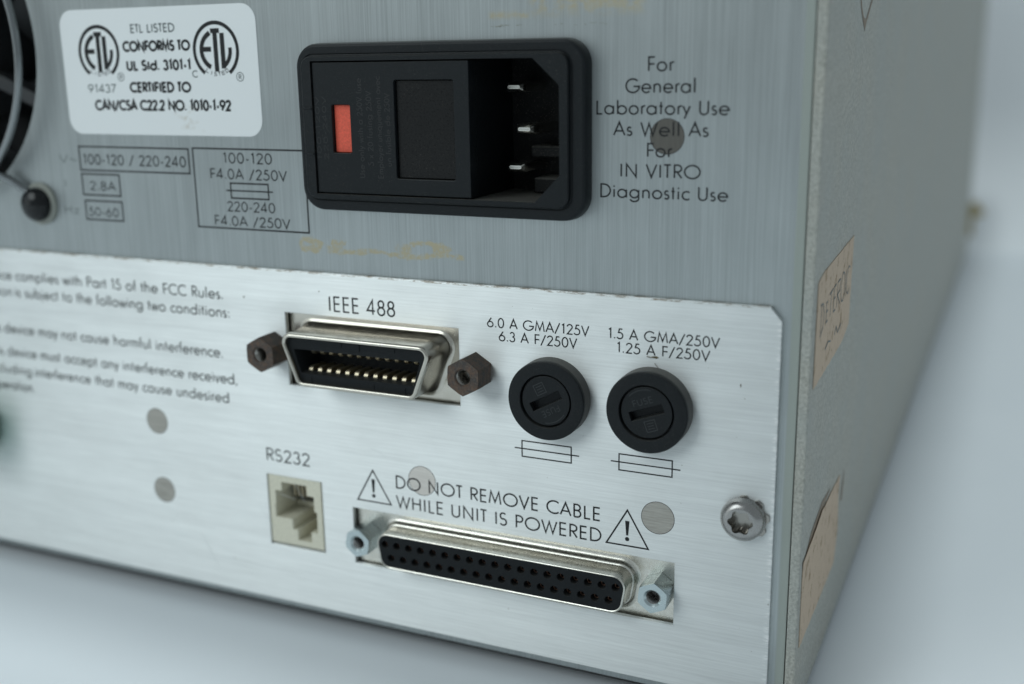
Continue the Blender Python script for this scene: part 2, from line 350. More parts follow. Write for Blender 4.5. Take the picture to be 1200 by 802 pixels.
# ---------------------------------------------------------------- geometric sans stroke lettering
def A(cx, cy, rx, ry, a0, a1, n_=None):
    n_ = n_ or max(3, int(abs(a1 - a0) / 12))
    return [(cx + rx * math.cos(math.radians(a0 + (a1 - a0) * i / n_)), cy + ry * math.sin(math.radians(a0 + (a1 - a0) * i / n_))) for i in range(n_ + 1)]
O_ = lambda cx, cy, rx, ry: [A(cx, cy, rx, ry, 0, 360, 36)]
XH = 0.62; q = XH / 2
G = {  # glyph: (width, left bearing, right bearing, strokes); cap height 1
 'A': (.74, .01, .01, [[(0, 0), (.37, 1), (.74, 0)], [(.13, .33), (.61, .33)]]),
 'B': (.46, .12, .06, [[(0, 0), (0, 1), (.2, 1)] + A(.2, .765, .225, .235, 90, -90) + [(0, .53)], [(.2, .53)] + A(.2, .265, .26, .265, 90, -90) + [(0, 0)]]),
 'C': (.80, .06, .04, [A(.5, .5, .5, .5, 48, 312)]),
 'D': (.68, .12, .06, [[(0, 0), (0, 1), (.2, 1)] + A(.2, .5, .48, .5, 90, -90) + [(0, 0)]]),
 'E': (.42, .12, .06, [[(.42, 1), (0, 1), (0, 0), (.42, 0)], [(0, .52), (.40, .52)]]),
 'F': (.40, .12, .03, [[(.42, 1), (0, 1), (0, 0)], [(0, .5), (.40, .5)]]),
 'G': (.96, .06, .06, [A(.5, .5, .5, .5, 45, 352, 30)[:-1] + [(.99, .45), (.56, .45)]]),
 'H': (.58, .12, .12, [[(0, 0), (0, 1)], [(.58, 0), (.58, 1)], [(0, .53), (.58, .53)]]),
 'I': (0, .13, .13, [[(0, 0), (0, 1)]]),
 'L': (.38, .12, .02, [[(0, 1), (0, 0), (.38, 0)]]),
 'M': (.86, .06, .06, [[(0, 0), (.13, 1), (.43, .12), (.73, 1), (.86, 0)]]),
 'N': (.66, .12, .12, [[(0, 0), (0, 1), (.66, 0), (.66, 1)]]),
 'O': (1.0, .06, .06, O_(.5, .5, .5, .5)),
 'P': (.46, .12, .04, [[(0, 0), (0, 1), (.2, 1)] + A(.2, .74, .26, .26, 90, -90) + [(0, .48)]]),
 'R': (.48, .12, .02, [[(0, 0), (0, 1), (.2, 1)] + A(.2, .74, .26, .26, 90, -90) + [(0, .48)], [(.16, .48), (.48, 0)]]),
 'S': (.46, .06, .06, [A(.23, .75, .21, .25, 38, 255, 14) + A(.22, .265, .24, .265, 80, -148, 16)]),
 'T': (.46, .01, .01, [[(0, 1), (.46, 1)], [(.23, 0), (.23, 1)]]),
 'U': (.56, .11, .11, [[(0, 1), (0, .28)] + A(.28, .28, .28, .28, 180, 360) + [(.56, 1)]]),
 'V': (.68, .01, .01, [[(0, 1), (.34, 0), (.68, 1)]]),
 'W': (1.06, .01, .01, [[(0, 1), (.28, 0), (.53, .92), (.78, 0), (1.06, 1)]]),
 'a': (2*q, .06, .10, O_(q, q, q, q) + [[(2*q, 0), (2*q, XH)]]),
 'b': (2*q, .10, .06, O_(q, q, q, q) + [[(0, 0), (0, 1.06)]]),
 'c': (.44, .06, .03, [A(q, q, q, q, 52, 308)]),
 'd': (2*q, .06, .10, O_(q, q, q, q) + [[(2*q, 0), (2*q, 1.06)]]),
 'e': (2*q, .06, .05, [[(0, q)] + [(2*q, q)] + A(q, q, q, q, 0, 318, 26)]),
 'f': (.24, .03, .02, [[(.10, 0), (.10, .86)] + A(.25, .86, .15, .18, 180, 80, 6), [(0, XH-.02), (.24, XH-.02)]]),
 'g': (2*q, .06, .10, O_(q, q, q, q) + [[(2*q, XH), (2*q, -.08)] + A(q, -.06, q, .24, 0, -165, 12)]),
 'h': (.44, .10, .10, [[(0, 0), (0, 1.06)], A(.22, .40, .22, .22, 180, 0) + [(.44, 0)]]),
 'i': (0, .11, .11, [[(0, 0), (0, XH)], [(0, .80), (0, .92)]]),
 'j': (0, .11, .11, [[(0, XH), (0, -.28)], [(0, .80), (0, .92)]]),
 'l': (0, .11, .11, [[(0, 0), (0, 1.06)]]),
 'm': (.76, .10, .10, [[(0, 0), (0, XH)], A(.19, .43, .19, .19, 180, 0) + [(.38, 0)], A(.57, .43, .19, .19, 180, 0) + [(.76, 0)]]),
 'n': (.44, .10, .10, [[(0, 0), (0, XH)], A(.22, .40, .22, .22, 180, 0) + [(.44, 0)]]),
 'o': (2*q, .06, .06, O_(q, q, q, q)),
 'p': (2*q, .10, .06, O_(q, q, q, q) + [[(0, -.32), (0, XH)]]),
 'q': (2*q, .06, .10, O_(q, q, q, q) + [[(2*q, -.32), (2*q, XH)]]),
 'r': (.20, .10, .01, [[(0, 0), (0, XH)], A(.2, .40, .2, .22, 180, 75)]),
 's': (.29, .05, .05, [A(.145, .465, .125, .155, 35, 255, 10) + A(.14, .16, .15, .16, 80, -150, 12)]),
 't': (.24, .03, .03, [[(.12, 0), (.12, .92)], [(0, XH-.02), (.24, XH-.02)]]),
 'u': (.44, .10, .10, [[(0, XH), (0, .22)] + A(.22, .22, .22, .22, 180, 360) + [(.44, XH)]]),
 'v': (.46, .01, .01, [[(0, XH), (.23, 0), (.46, XH)]]),
 'w': (.76, .01, .01, [[(0, XH), (.2, 0), (.38, .58), (.56, 0), (.76, XH)]]),
 'x': (.44, .02, .02, [[(0, 0), (.42, XH)], [(.02, XH), (.44, 0)]]),
 'y': (.48, .01, .01, [[(0, XH), (.25, .02)], [(.48, XH), (.10, -.32)]]),
 'z': (.40, .04, .04, [[(0, XH), (.4, XH), (0, 0), (.4, 0)]]),
 '0': (.54, .06, .06, O_(.27, .5, .27, .5)),
 '1': (.16, .10, .16, [[(0, .87), (.16, 1), (.16, 0)]]),
 '2': (.50, .06, .06, [A(.25, .74, .24, .26, 172, -20, 14) + [(.02, 0), (.52, 0)]]),
 '3': (.46, .06, .06, [A(.22, .76, .20, .24, 160, -80, 14), A(.21, .27, .25, .27, 85, -160, 16)]),
 '4': (.58, .04, .05, [[(.42, 0), (.42, 1), (0, .26), (.58, .26)]]),
 '5': (.48, .06, .06, [[(.44, 1), (.16, 1), (.07, .56)] + A(.19, .32, .29, .32, 112, -150, 18)]),
 '6': (.56, .06, .06, O_(.28, .29, .28, .29) + [[(.40, 1), (.05, .44)]]),
 '7': (.50, .04, .04, [[(0, 1), (.5, 1), (.12, 0)]]),
 '8': (.50, .06, .06, O_(.25, .765, .20, .235) + O_(.25, .265, .25, .265)),
 '9': (.56, .06, .06, O_(.28, .71, .28, .29) + [[(.16, 0), (.51, .56)]]),
 '.': (0, .10, .10, [[(0, -.01), (0, .115)]]), ',': (.06, .06, .10, [[(.06, .1), (0, -.14)]]),
 ':': (0, .12, .10, [[(0, 0), (0, .115)], [(0, .47), (0, .585)]]),
 '/': (.46, .02, .02, [[(0, -.1), (.46, 1.05)]]), '-': (.24, .06, .06, [[(0, .36), (.24, .36)]]),
 '~': (.5, .06, .06, [A(.125, .42, .125, .12, 180, 0, 8) + A(.375, .42, .125, .12, 180, 360, 8)]),
 '(': (.2, .06, .04, [A(.5, .4, .5, .75, 125, 235)]), ')': (.2, .04, .06, [A(-.3, .4, .5, .75, 55, -55)]),
 ' ': (.34, 0, 0, []),
}
def ribbon(mb, pts, w, xf, mi, closed=False):
    """one flat stroke of width w along pts; xf maps (x, y) to a 3D point"""
    P = [Vector(p) for p in pts]
    P = [p for i, p in enumerate(P) if i == 0 or (p - P[i - 1]).length > 1e-6]
    if len(P) > 3 and (P[0] - P[-1]).length < 1e-6: closed = True; P.pop()
    k = len(P); L = []; Rr = []
    for i in range(k):
        a = P[i - 1] if (i or closed) else None; b_ = P[(i + 1) % k] if (i < k - 1 or closed) else None
        d0 = (P[i] - a).normalized() if a is not None else None; d1 = (b_ - P[i]).normalized() if b_ is not None else None
        if d0 is None: d0 = d1
        if d1 is None: d1 = d0
        n0 = Vector((-d0.y, d0.x)); n1 = Vector((-d1.y, d1.x)); m = n0 + n1
        m = n0 if m.length < 0.2 else m.normalized()
        sc = min(1 / max(m.dot(n0), 0.2), 2.6)
        L.append(P[i] + m * w / 2 * sc); Rr.append(P[i] - m * w / 2 * sc)
    vs = [xf(*p) for p in L] + [xf(*p) for p in Rr]
    fs = [(i, (i + 1) % k, k + (i + 1) % k, k + i) for i in range(k if closed else k - 1)]
    mb.add(vs, fs, mi)
_lay = [0]
def on_panel(y):
    def xf(x, z):
        return (x, y - 0.002 * (_lay[0] % 6), z)
    return xf
def text(mb, s, x0, x1, z0, cap, xf, mi=1, sw=0.105, tr=0.11):
    """s fitted between x0 and x1, baseline z0, cap height cap"""
    pen = 0; items = []; first = None
    for i, ch in enumerate(s):
        w, l, r, st = G[ch]
        if first is None: first = l; pen = -l
        items.append((pen + l, st)); pen += l + w + r + tr; last = r + tr
    total = pen - last; k = (x1 - x0 - sw * cap * 0.6) / total if total > 0 else cap
    for off, st in items:
        for p in st:
            _lay[0] += 1
            ribbon(mb, [(x0 + sw * cap * 0.3 + (off + x) * k, z0 + (sw / 2 + y * (1 - sw)) * cap) for x, y in p], sw * cap, xf, mi)
def rect_line(mb, pts, w, xf, mi=1):
    _lay[0] += 1; ribbon(mb, pts + [pts[0]], w, xf, mi)

# ---------------------------------------------------------------- setting: sweep table and backdrop
TZ = -24.0
mb = MB()
prof = [(-900, TZ), (560, TZ)] + [(560 + 90 * math.sin(a), TZ + 90 - 90 * math.cos(a)) for a in [math.radians(9 * i) for i in range(1, 11)]] + [(650, 900)]
X0, X1 = -1400, 1400
t = MB(); t.loft([[(X0, y, z) for y, z in prof[:2]], [(X1, y, z) for y, z in prof[:2]]], closed=False)
o = t.build('table_surface', M_TABLE); o['kind'] = 'structure'
t = MB(); t.loft([[(X0, y, z) for y, z in prof[1:]], [(X1, y, z) for y, z in prof[1:]]], closed=False)
o = t.build('backdrop', M_BACK, smooth=60); o['kind'] = 'structure'

# ---------------------------------------------------------------- the instrument
inst = bpy.data.objects.new('laboratory_instrument', None); COL.objects.link(inst)
inst.location = (-0.09, 0.27, TZ * MM); inst.empty_display_size = 0.05
inst['label'] = 'grey laboratory instrument seen from behind, aluminium back with power inlet, connectors and fuse holders'
inst['category'] = 'instrument'
bpy.context.view_layer.update()

# cover: wrap of painted sheet, open at the back
mb = MB()
XR = 57.75
outer = [(XR, -21.4), (XR, 182)] + [(XR - 6 + 6 * math.cos(a), 182 + 6 * math.sin(a)) for a in [math.radians(15 * i) for i in range(1, 7)]] + [(-256, 188), (-262, 182), (-262, -21.4), (-260.2, -21.4), (-260.2, 181), (-255, 186.2), (51, 186.2)] + \
    [(51.75 + 4.2 * math.cos(a), 182 + 4.2 * math.sin(a)) for a in [math.radians(90 - 15 * i) for i in range(1, 6)]] + [(55.95, 182), (55.95, -21.4)]
mb.fill(outer[::-1] if False else outer, [], -0.9, 545, 0.3)
def on_side(y, z): return (XR + 0.06 + 0.003 * (_lay[0] % 5), y, z)
ribbon(mb, [(31.5, 108), (34.5, 105.2), (38.6, 102.6)], 0.9, on_side, 1); _lay[0] += 1
ribbon(mb, [(48.7, 108), (44.0, 105.0), (40.0, 102.6)], 0.9, on_side, 1); _lay[0] += 1
mb.add([on_side(*p) for p in [(36.5, 104.2), (39.6, 101.3), (43.2, 104.4), (41.5, 103.9), (39.4, 103.6)]], [(0, 1, 4), (1, 2, 3), (1, 3, 4)], 1)
mb.add([on_side(*p) for p in [(3.5, 9.6), (9, 12.4), (20.0, 14.2), (30, 13.4), (20, 12.0), (10.4, 10.4)]], [(0, 1, 5), (1, 2, 4, 5), (2, 3, 4)], 1)  # brown dirt and painted shadow wedge along the lower tape's top edge
mb.add([on_side(*p) for p in [(45, 5), (47, 8.5), (49, 11), (48.5, 6.5), (47, 4)]], [(0, 1, 2, 3, 4)], 1)
mb.build('cover', [M_PAINT, M_STAIN_SHADE], inst, label='grey green textured paint cover wrapping the sides and top')

mb = MB()   # floor pan and front wall, closing the case
mb.box(-260, 55.8, 0.6, 544, -21.3, -20.2)
mb.build('base_pan', M_DARK, inst)
for x in (-230, 30):
    for y in (40, 500):
        f = MB(); f.loft([[(x + r * math.cos(a), y + r * math.sin(a), z) for a in [2 * math.pi * i / 24 for i in range(24)]] for r, z in ((8, -21.3), (8, -23.2), (7.2, TZ))], True, True)
        f.build('rubber_foot', M_RUBBER, inst)

# rear panel (upper sheet), printed
FC = (-146.1, 101.6)
mb = MB()
mb.fill([(-259.9, -20.3), (55.75, -20.3), (55.75, 186), (-259.9, 186)],
        [circ(*FC, 35.2, 96), rrect(-37.5, 13.8, 72.2, 97.8, 1), [(-60, -13), (41, -13), (41, 50), (-60, 50)]], -0.5, 1.0, 0.12)
P = on_panel(-0.53)
for s, x0, x1, z, c in [('For', 28.38, 32.83, 94.93, 2.54), ('General', 24.39, 36.56, 91.36, 2.54), ('Laboratory Use', 19.16, 42.45, 87.76, 2.52),
        ('As Well As', 22.24, 39.01, 84.17, 2.50), ('For', 28.42, 32.80, 80.62, 2.48), ('IN VITRO', 23.65, 37.84, 77.09, 2.48), ('Diagnostic Use', 19.95, 42.65, 73.47, 2.50)]:
    text(mb, s, x0, x1, z, c, P, sw=0.115)
for s, x0, x1, z, c in [('100-120 / 220-240', -100.3, -72.1, 76.33, 2.3), ('2.8A', -99.2, -91.9, 70.73, 2.0), ('50-60', -100.3, -91.9, 65.0, 2.0),
        ('V~', -107.5, -102.4, 76.47, 1.9), ('I', -106.5, -105.9, 71.28, 1.6), ('Hz', -107.5, -103.3, 65.29, 1.8)]:
    text(mb, s, x0, x1, z, c, P, sw=0.12, mi=2 if s in ('V~', 'I', 'Hz') else 1)
for s, x0, x1, z, c in [('100-120', -62.2, -50.2, 77.45, 2.25), ('F4.0A /250V', -65.8, -46.75, 74.2, 2.2), ('220-240', -62.1, -50.2, 67.6, 2.15), ('F4.0A /250V', -65.6, -46.65, 64.56, 2.15)]:
    text(mb, s, x0, x1, z, c, P, sw=0.12)
for x0, x1, z0, z1 in [(-101.45, -71.2, 75.1, 80.2), (-101.4, -90.7, 69.7, 74.27), (-101.2, -90.6, 64.25, 68.4), (-70.05, -42.2, 64.05, 80.4), (-60.9, -51.5, 70.4, 73.45)]:
    rect_line(mb, [(x0, z0), (x1, z0), (x1, z1), (x0, z1)], 0.34, P)
_lay[0] += 1; ribbon(mb, [(-62.1, 71.93), (-50.4, 71.93)], 0.3, P, 1)
# pale scratch dashes above the inlet
for i in range(26):
    x = random.choice([random.uniform(-1.5, 5), random.uniform(11, 21)]); z = 103.05 + random.uniform(-.18, .18)
    _lay[0] += 1; ribbon(mb, [(x, z), (x + random.uniform(.15, .8), z + random.uniform(-.08, .08))], random.uniform(.08, .16), P, 3)
mb.build('rear_panel', [M_UP, M_INK, M_INKW, M_WASHER], inst, smooth=12, uv=True, label='dull aluminium back sheet brushed vertically and printed in black')

# connector plate (bright), printed
mb = MB()
DBW = (-34.6, 35.05, -6.1, 6.55); IEW = (-48.65, -8.6, 31.85, 47.42); RJW = (-56.3, -42.25, -5.4, 10.95)
def q4(a): return [(a[0], a[2]), (a[1], a[2]), (a[1], a[3]), (a[0], a[3])]
mb.fill([(-250, -18.6), (53.0, -18.6), (52.85, 53.85), (50.85, 56.2), (-250, 56.2)], [q4(DBW), q4(IEW), q4(RJW)], -1.5, -0.5, 0.16)
P = on_panel(-1.53)
for s, x0, x1, z, c, w in [('IEEE 488', -37.7, -22.45, 48.45, 3.25, .105), ('RS232', -55.9, -44.9, 14.1, 2.95, .105),
        ('6.0 A GMA/125V', -2.35, 18.2, 48.25, 2.02, .115), ('6.3 A F/250V', 0.05, 15.85, 45.73, 2.02, .115),
        ('1.5 A GMA/250V', 21.95, 42.3, 48.25, 2.02, .115), ('1.25 A F/250V', 23.6, 40.65, 45.75, 2.02, .115),
        ('DO NOT REMOVE CABLE', -23.85, 20.5, 12.45, 2.85, .112), ('WHILE UNIT IS POWERED', -24.0, 20.7, 8.2, 2.85, .112)]:
    text(mb, s, x0, x1, z, c, P, sw=w)
def fcc(s, anchor, xa, x1, z):
    """right part of the line from its anchor word fits xa..x1; what goes before runs on to the left"""
    text(mb, s[s.index(anchor):], xa, x1, z, 2.5, P, sw=.115)
    pre = s[:s.index(anchor)].rstrip()
    if pre:
        wpre = sum(G[c][0] + G[c][1] + G[c][2] + .11 for c in pre); wp = sum(G[c][0] + G[c][1] + G[c][2] + .11 for c in s[s.index(anchor):])
        k = (x1 - xa) / wp; text(mb, pre, xa - 1.3 - wpre * k, xa - 1.3, z, 2.45, P, sw=.115)
fcc('This device complies with Part 15 of the FCC Rules.', 'complies', -124.35, -64.5, 48.9)
fcc('Operation is subject to the following two conditions:', 'is subject', -125.0, -63.1, 44.95)
fcc('(1) This device may not cause harmful interference.', 'device', -130.2, -65.75, 35.95)
fcc('(2) This device must accept any interference received,', 'device', -130.2, -62.4, 30.25)
fcc('including interference that may cause undesired', 'interference', -121.85, -65.0, 25.85)
fcc('operation.', 'operation', -136.6, -122.95, 21.75)
def warn(ax, az, lx, rx, bz):
    rect_line(mb, [(lx, bz), (rx, bz), (ax, az)], 0.30, P)
    _lay[0] += 1; cx = ax
    mb.add([P(cx - .42, bz + 5.0), P(cx + .42, bz + 5.0), P(cx + .2, bz + 2.1), P(cx - .2, bz + 2.1)], [(0, 1, 2, 3)], 1)
    mb.add([P(*p) for p in circ(cx, bz + 1.35, .42, 16)], [tuple(range(16))], 1)
warn(-29.35, 15.55, -33.3, -25.25, 8.6); warn(25.87, 15.6, 21.75, 30.0, 8.45)
for x0, x1, z0, z1, lx, rx in [(4.52, 14.65, 23.33, 26.5, 2.98, 16.23), (24.13, 34.28, 23.36, 26.5, 22.53, 35.83)]:
    rect_line(mb, [(x0, z0), (x1, z0), (x1, z1), (x0, z1)], 0.24, P); _lay[0] += 1
    ribbon(mb, [(lx, (z0 + z1) / 2), (rx, (z0 + z1) / 2)], 0.24, P, 1)
# lint and specks stuck to the plate
def blob(mb, x, z, rx, rz, y, mi, n_=14):
    mb.add([(x, y - .12, z)] + [(x + rx * random.uniform(.7, 1.2) * math.cos(2 * math.pi * i / n_), y, z + rz * random.uniform(.6, 1.2) * math.sin(2 * math.pi * i / n_)) for i in range(n_)],
           [(0, 1 + i, 1 + (i + 1) % n_) for i in range(n_)], mi)
blob(mb, 30.75, 45.55, .65, .25, -1.55, 2); mb.tube([(29.2, -1.7, 45.6), (29.9, -1.75, 45.52), (30.6, -1.7, 45.6)], .07, 6, 2)
mb.tube([(30.7, -1.62, 44.5), (31.0, -1.75, 44.1), (31.35, -1.62, 43.75)], .045, 6, 2)
blob(mb, -58.85, 49.9, .22, .2, -1.55, 2); blob(mb, -40.0, 52.4, .12, .12, -1.55, 2); blob(mb, 46.2, 42.0, .12, .3, -1.55, 2)
for i in range(16):
    x = random.uniform(-120, 48); z = random.uniform(-15, 54); a = random.uniform(-1.1, .3); l = random.uniform(2, 9)
    if -37 < x < 37 and -8 < z < 18 or -53 < x < 0 and 30 < z < 53 or 0 < x < 42 and 20 < z < 51 or x < -60 and 20 < z < 52: continue
    _lay[0] += 1; ribbon(mb, [(x, z), (x + l * .5 * math.cos(a), z + l * .5 * math.sin(a) + .1), (x + l * math.cos(a), z + l * math.sin(a))], random.uniform(.04, .08), P, 3)
mb.build('connector_plate', [M_LO, M_INK, M_LINT, M_SCR], inst, smooth=12, uv=True, label='bright aluminium plate brushed horizontally, printed with connector names and fuse ratings')

# made-up green post, adds a soft green tint at the far left
mb = MB(); EX, EZ = -145.2, 12.5
kn = [(EX + r * math.cos(t), EZ + r * math.sin(t)) for t, r in [(2 * math.pi * i / 72, 9.0 if i % 4 < 2 else 8.7) for i in range(72)]]
mb.ringloft([(circ(EX, EZ, 4.5, 72), -1.5), (circ(EX, EZ, 4.5, 72), -2.5), (kn, -2.8), (kn, -10.0), (circ(EX, EZ, 5.0, 72), -10.8)], True, True)
post = mb.build('added_green_post', M_GREEN, inst, label='added green knurled post cut off by the left picture edge')

# flush stud heads
for i, (x, z, r, y) in enumerate([(-85.75, 19.3, 2.9, -1.5), (-85.5, 2.8, 2.9, -1.5), (-17.75, 14.95, 3.05, -1.5), (31.75, 15.0, 3.1, -1.5), (31.9, 84.2, 2.95, -0.5)]):
    mb = MB(); mb.lathe(x, z, [(r, y + .3), (r, y - .006), (r - .06, y - .012)], 48, True, True)
    mb.lathe(x, z, [(r + .11, y - .004), (r, y - .005)], 48, mi=1)
    mb.build('flush_stud', [M_STUDD if i == 4 else M_STUDL if i == 2 else M_STUD, M_DARK], inst, smooth=0, label='dark round stud head behind the upper lettering' if i == 4 else 'pale pinkish stud head behind the warning lettering' if i == 2 else None)

# certification label
lab = MB()
o0 = rrect(-103.0, -51.75, 82.95, 108.75, 3.4, 8)
lab.ringloft([(o0, -.5), (o0, -.58), (rrect(-102.95, -51.8, 83.0, 108.7, 3.35, 8), -.6)], True, True)
P = on_panel(-0.62)
for s, x0, x1, z, c, w, mi in [('ETL LISTED', -83.5, -72.0, 103.65, 1.75, .15, 2), ('CONFORMS TO', -86.0, -68.4, 99.9, 2.15, .20, 1), ('UL Std. 3101-1', -85.4, -68.7, 96.05, 2.15, .20, 1),
        ('CERTIFIED TO', -85.1, -69.0, 91.6, 2.15, .20, 1), ('CAN/CSA C22.2 NO. 1010-1-92', -95.2, -59.2, 87.9, 2.2, .19, 1), ('91437', -96.7, -89.0, 91.6, 1.75, .13, 2), ('C', -68.3, -67.0, 94.6, 1.4, .14, 2)]:
    text(lab, s, x0, x1, z, c * 1.06, P, mi=mi, sw=w * 1.15, tr=.08)
def etl(cx, cz, r, mi):
    _lay[0] += 1; ribbon(lab, A(cx, cz, r - .38, r - .38, -55, 235, 48), .76, P, mi)
    i = r * .70
    def seg(pts, w): _lay[0] += 1; ribbon(lab, [(cx + x * r, cz + z * r) for x, z in pts], w * r, P, mi)
    seg([(-.22, .60)] + A(0, 0, .62, .62, 118, 246, 18), .17)          # E: its back is an arc
    seg([(-.60, .04), (-.20, .04)], .17)
    seg([(-.18, .66), (.20, .66)], .16); seg([(.0, .66), (.0, -.72)], .19)   # T
    seg([(.30, .58), (.30, -.62)], .19); seg([(.30, -.54)] + A(0, 0, .62, .62, -52, 8, 10), .15)   # L
    for k, ch in enumerate('LISTED'):
        a = math.radians(238 + k * 12.5 + 1)
        def tx(x, z, a=a):
            X = x; Z = z; c_, s_ = math.cos(a + math.pi / 2), math.sin(a + math.pi / 2)
            return (cx + (r - .72) * math.cos(a) + X * c_ - Z * s_, -.62 - .002 * (_lay[0] % 6), cz + (r - .72) * math.sin(a) + X * s_ + Z * c_)
        text(lab, ch, -.36 if ch != 'I' else -.02, .36 if ch != 'I' else .02, 0, .82, tx, mi=mi, sw=.17)
etl(-92.75, 99.95, 5.65, 1); etl(-61.95, 99.9, 5.75, 1)
for x, z in ((-87.3, 94.9), (-56.4, 94.7)):
    _lay[0] += 1; ribbon(lab, A(x, z, .85, .85, 0, 360, 24), .16, P, 2); text(lab, 'R', x - .3, x + .35, z - .5, 1.0, P, mi=2, sw=.17)
lab.build('certification_label', [M_LABEL, M_INK, M_INKW], inst, label='white rounded sticker printed with ETL marks')

# ---------------------------------------------------------------- power inlet
def part(name, label=None):
    o = bpy.data.objects.new(name, None); COL.objects.link(o); o.parent = inst; o.matrix_parent_inverse = inst.matrix_world.inverted()
    o.empty_display_size = .01
    if label: o['label'] = label
    return o
def pmesh(mb, name, mats, label=None, **k):
    return mb.build(name, mats, inst, label=label, **k)
mb = MB()
fl = lambda off: rrect(-41.2 - off, 18.3 + off, 69.15 - off, 100.85 + off, 4.6 + off, 8)
lp = lambda off: rrect(-39.5 - off, 15.4 + off, 71.5 - off, 98.5 + off, 2.3 + off, 8)
mb.ringloft([(fl(0), -.5), (fl(0), -1.1), (fl(-.12), -2.7), (fl(-.3), -3.15), (fl(-.75), -3.35), (lp(.35), -3.35), (lp(.2), -3.2), (lp(0), -3.3), (lp(-.08), -4.1), (lp(-.3), -4.3)])
OPEN = [(-37.15, 72.55), (8.9, 72.55), (13.65, 77.4), (13.65, 92.9), (8.7, 97.5), (-37.15, 97.5)]
mb.fill(lp(-.3), [OPEN], -4.3, -4.3)
mb.ringloft([(OPEN, -4.3), (OPEN, 15)], False, True, 1)
inlet = pmesh(mb, 'power_inlet', [M_BLACK, M_CAVITY], 'black mains inlet module with fuse drawer and red voltage window')
dr = MB()
RW = rrect(-33.05, -29.0, 80.45, 89.45, .3, 2); WW = rrect(-19.3, -6.95, 75.9, 93.95, .4, 2)
dr.fill([(-37.0, 72.8), (-3.85, 72.8), (-3.85, 97.25), (-37.0, 97.25)], [RW, WW], -3.95, -1.2, .15)
dr.box(-37.0, -3.85, -1.2, 14.9, 72.8, 97.25)
P = on_panel(-3.97)
def vert(s, x, z0, z1, h, mi):   # reads upwards
    def tx(a, b_): return (x - b_, -3.965 - .002 * (_lay[0] % 6), a)
    text(dr, s, z0, z1, 0, h, tx, mi=mi, sw=.15)
vert('Use only with a 250V fuse', -26.2, 75.9, 94.3, 1.25, 1); vert('5 x 20 fusing 250V', -24.15, 78.2, 92.0, 1.25, 1)
vert('Employer uniquement avec', -22.1, 75.9, 94.6, 1.25, 1); vert('un fusible de 250V', -20.25, 78.2, 91.6, 1.2, 1)
vert('100-120V', -35.75, 79.2, 91.0, 1.0, 1); vert('220-240V', -34.2, 79.2, 91.0, 1.0, 1)
drw = dr.build('fuse_drawer', [M_BLACK, M_ENGR], inlet)
mb = MB(); mb.box(-33.0, -29.05, -3.1, -1.3, 80.5, 89.4, 0, .1); mb.build('voltage_indicator', M_RED, inlet, label='red indicator tab in the drawer window')
mb = MB(); mb.box(-19.2, -7.05, -3.2, -1.3, 76.0, 93.85, 0, .12); mb.build('drawer_window', M_WINDOW, inlet)
mb = MB()   # ridges beside the drawer where it unlatches
for z in (80.0, 88.6): mb.box(-39.2, -37.3, -4.5, -4.2, z, z + .35, 0, .05)
mb.build('drawer_latch', M_BLACK, inlet)
for x, z, y in ((1.0, 92.35, 4.8), (3.6, 84.85, 3.4), (1.1, 77.75, 4.8)):
    mb = MB()
    r0 = lambda a, b_: rrect(x - 2 + a, x + 2 - a, z - .95 + b_, z + .95 - b_, .35, 3)
    mb.ringloft([(r0(.75, .62), y), (r0(.3, .28), y + .5), (r0(0, 0), y + 1.3), (r0(0, 0), 15)], True, True)
    mb.build('contact_blade', M_BRASSP, inlet)
mb = MB(); mb.box(2.2, 13.5, 9.5, 14.9, 79.2, 81.4, 0, .3); mb.box(3.4, 13.5, 8.0, 14.9, 72.7, 75.6, 0, .3); mb.build('cavity_rib', M_CAVITY, inlet)

# ---------------------------------------------------------------- 24-way parallel connector with rusty standoffs
CX, CZ = -28.3, 39.6
D = lambda off, dz=0: dshape(CX, CZ, 18.0, 13.6, 5.65, 2.3, off)
mb = MB()
mb.ringloft([(D(1.2), 0.0), (D(.55), -.12), (D(.30), -.4), (D(.25), -.9), (D(0), -1.1), (D(-.1), -4), (D(-.15), -7.4), (D(-.2), -8.1), (D(-.42), -8.45), (D(-.75), -8.55), (D(-1.02), -8.42), (D(-1.12), -8.1), (D(-1.15), -1)])
par = pmesh(mb, 'parallel_connector', M_NICKEL, 'wide D shaped metal socket with two rows of gold contacts', smooth=50)
mb = MB(); mb.fill(q4((-54, -3.5, 30.5, 48.5)), [D(-.2)], 0.02, .8, .1); mb.build('flange', M_NICKEL, par)
mb = MB()
CAV = rpoly([(-41.2, 36.8), (-15.4, 36.8), (-13.8, 41.7), (-42.8, 41.7)], .3, 3)
CAV2 = rpoly([(-41.0, 36.9), (-15.6, 36.9), (-14.2, 41.5), (-42.4, 41.5)], .3, 3)
mb.fill(D(-1.12), [CAV], -7.5, -7.5)
mb.ringloft([(CAV, -7.5), (CAV2, -5.2), (CAV2, -.5)], False, True)
mb.box(-37.8, -31.3, -7.62, -7.4, 43.0, 44.0, 0, .05); mb.box(-26.8, -19.3, -7.62, -7.4, 43.0, 44.0, 0, .05)
mb.box(-31.0, -27.2, -7.66, -7.4, 42.5, 44.0, 0, .05)
for x in (-39.0, -24.5, -17.5): mb.box(x, x + .25, -7.6, -7.4, 35.1, 36.2)
mb.build('insulator', M_BLACKM, par)
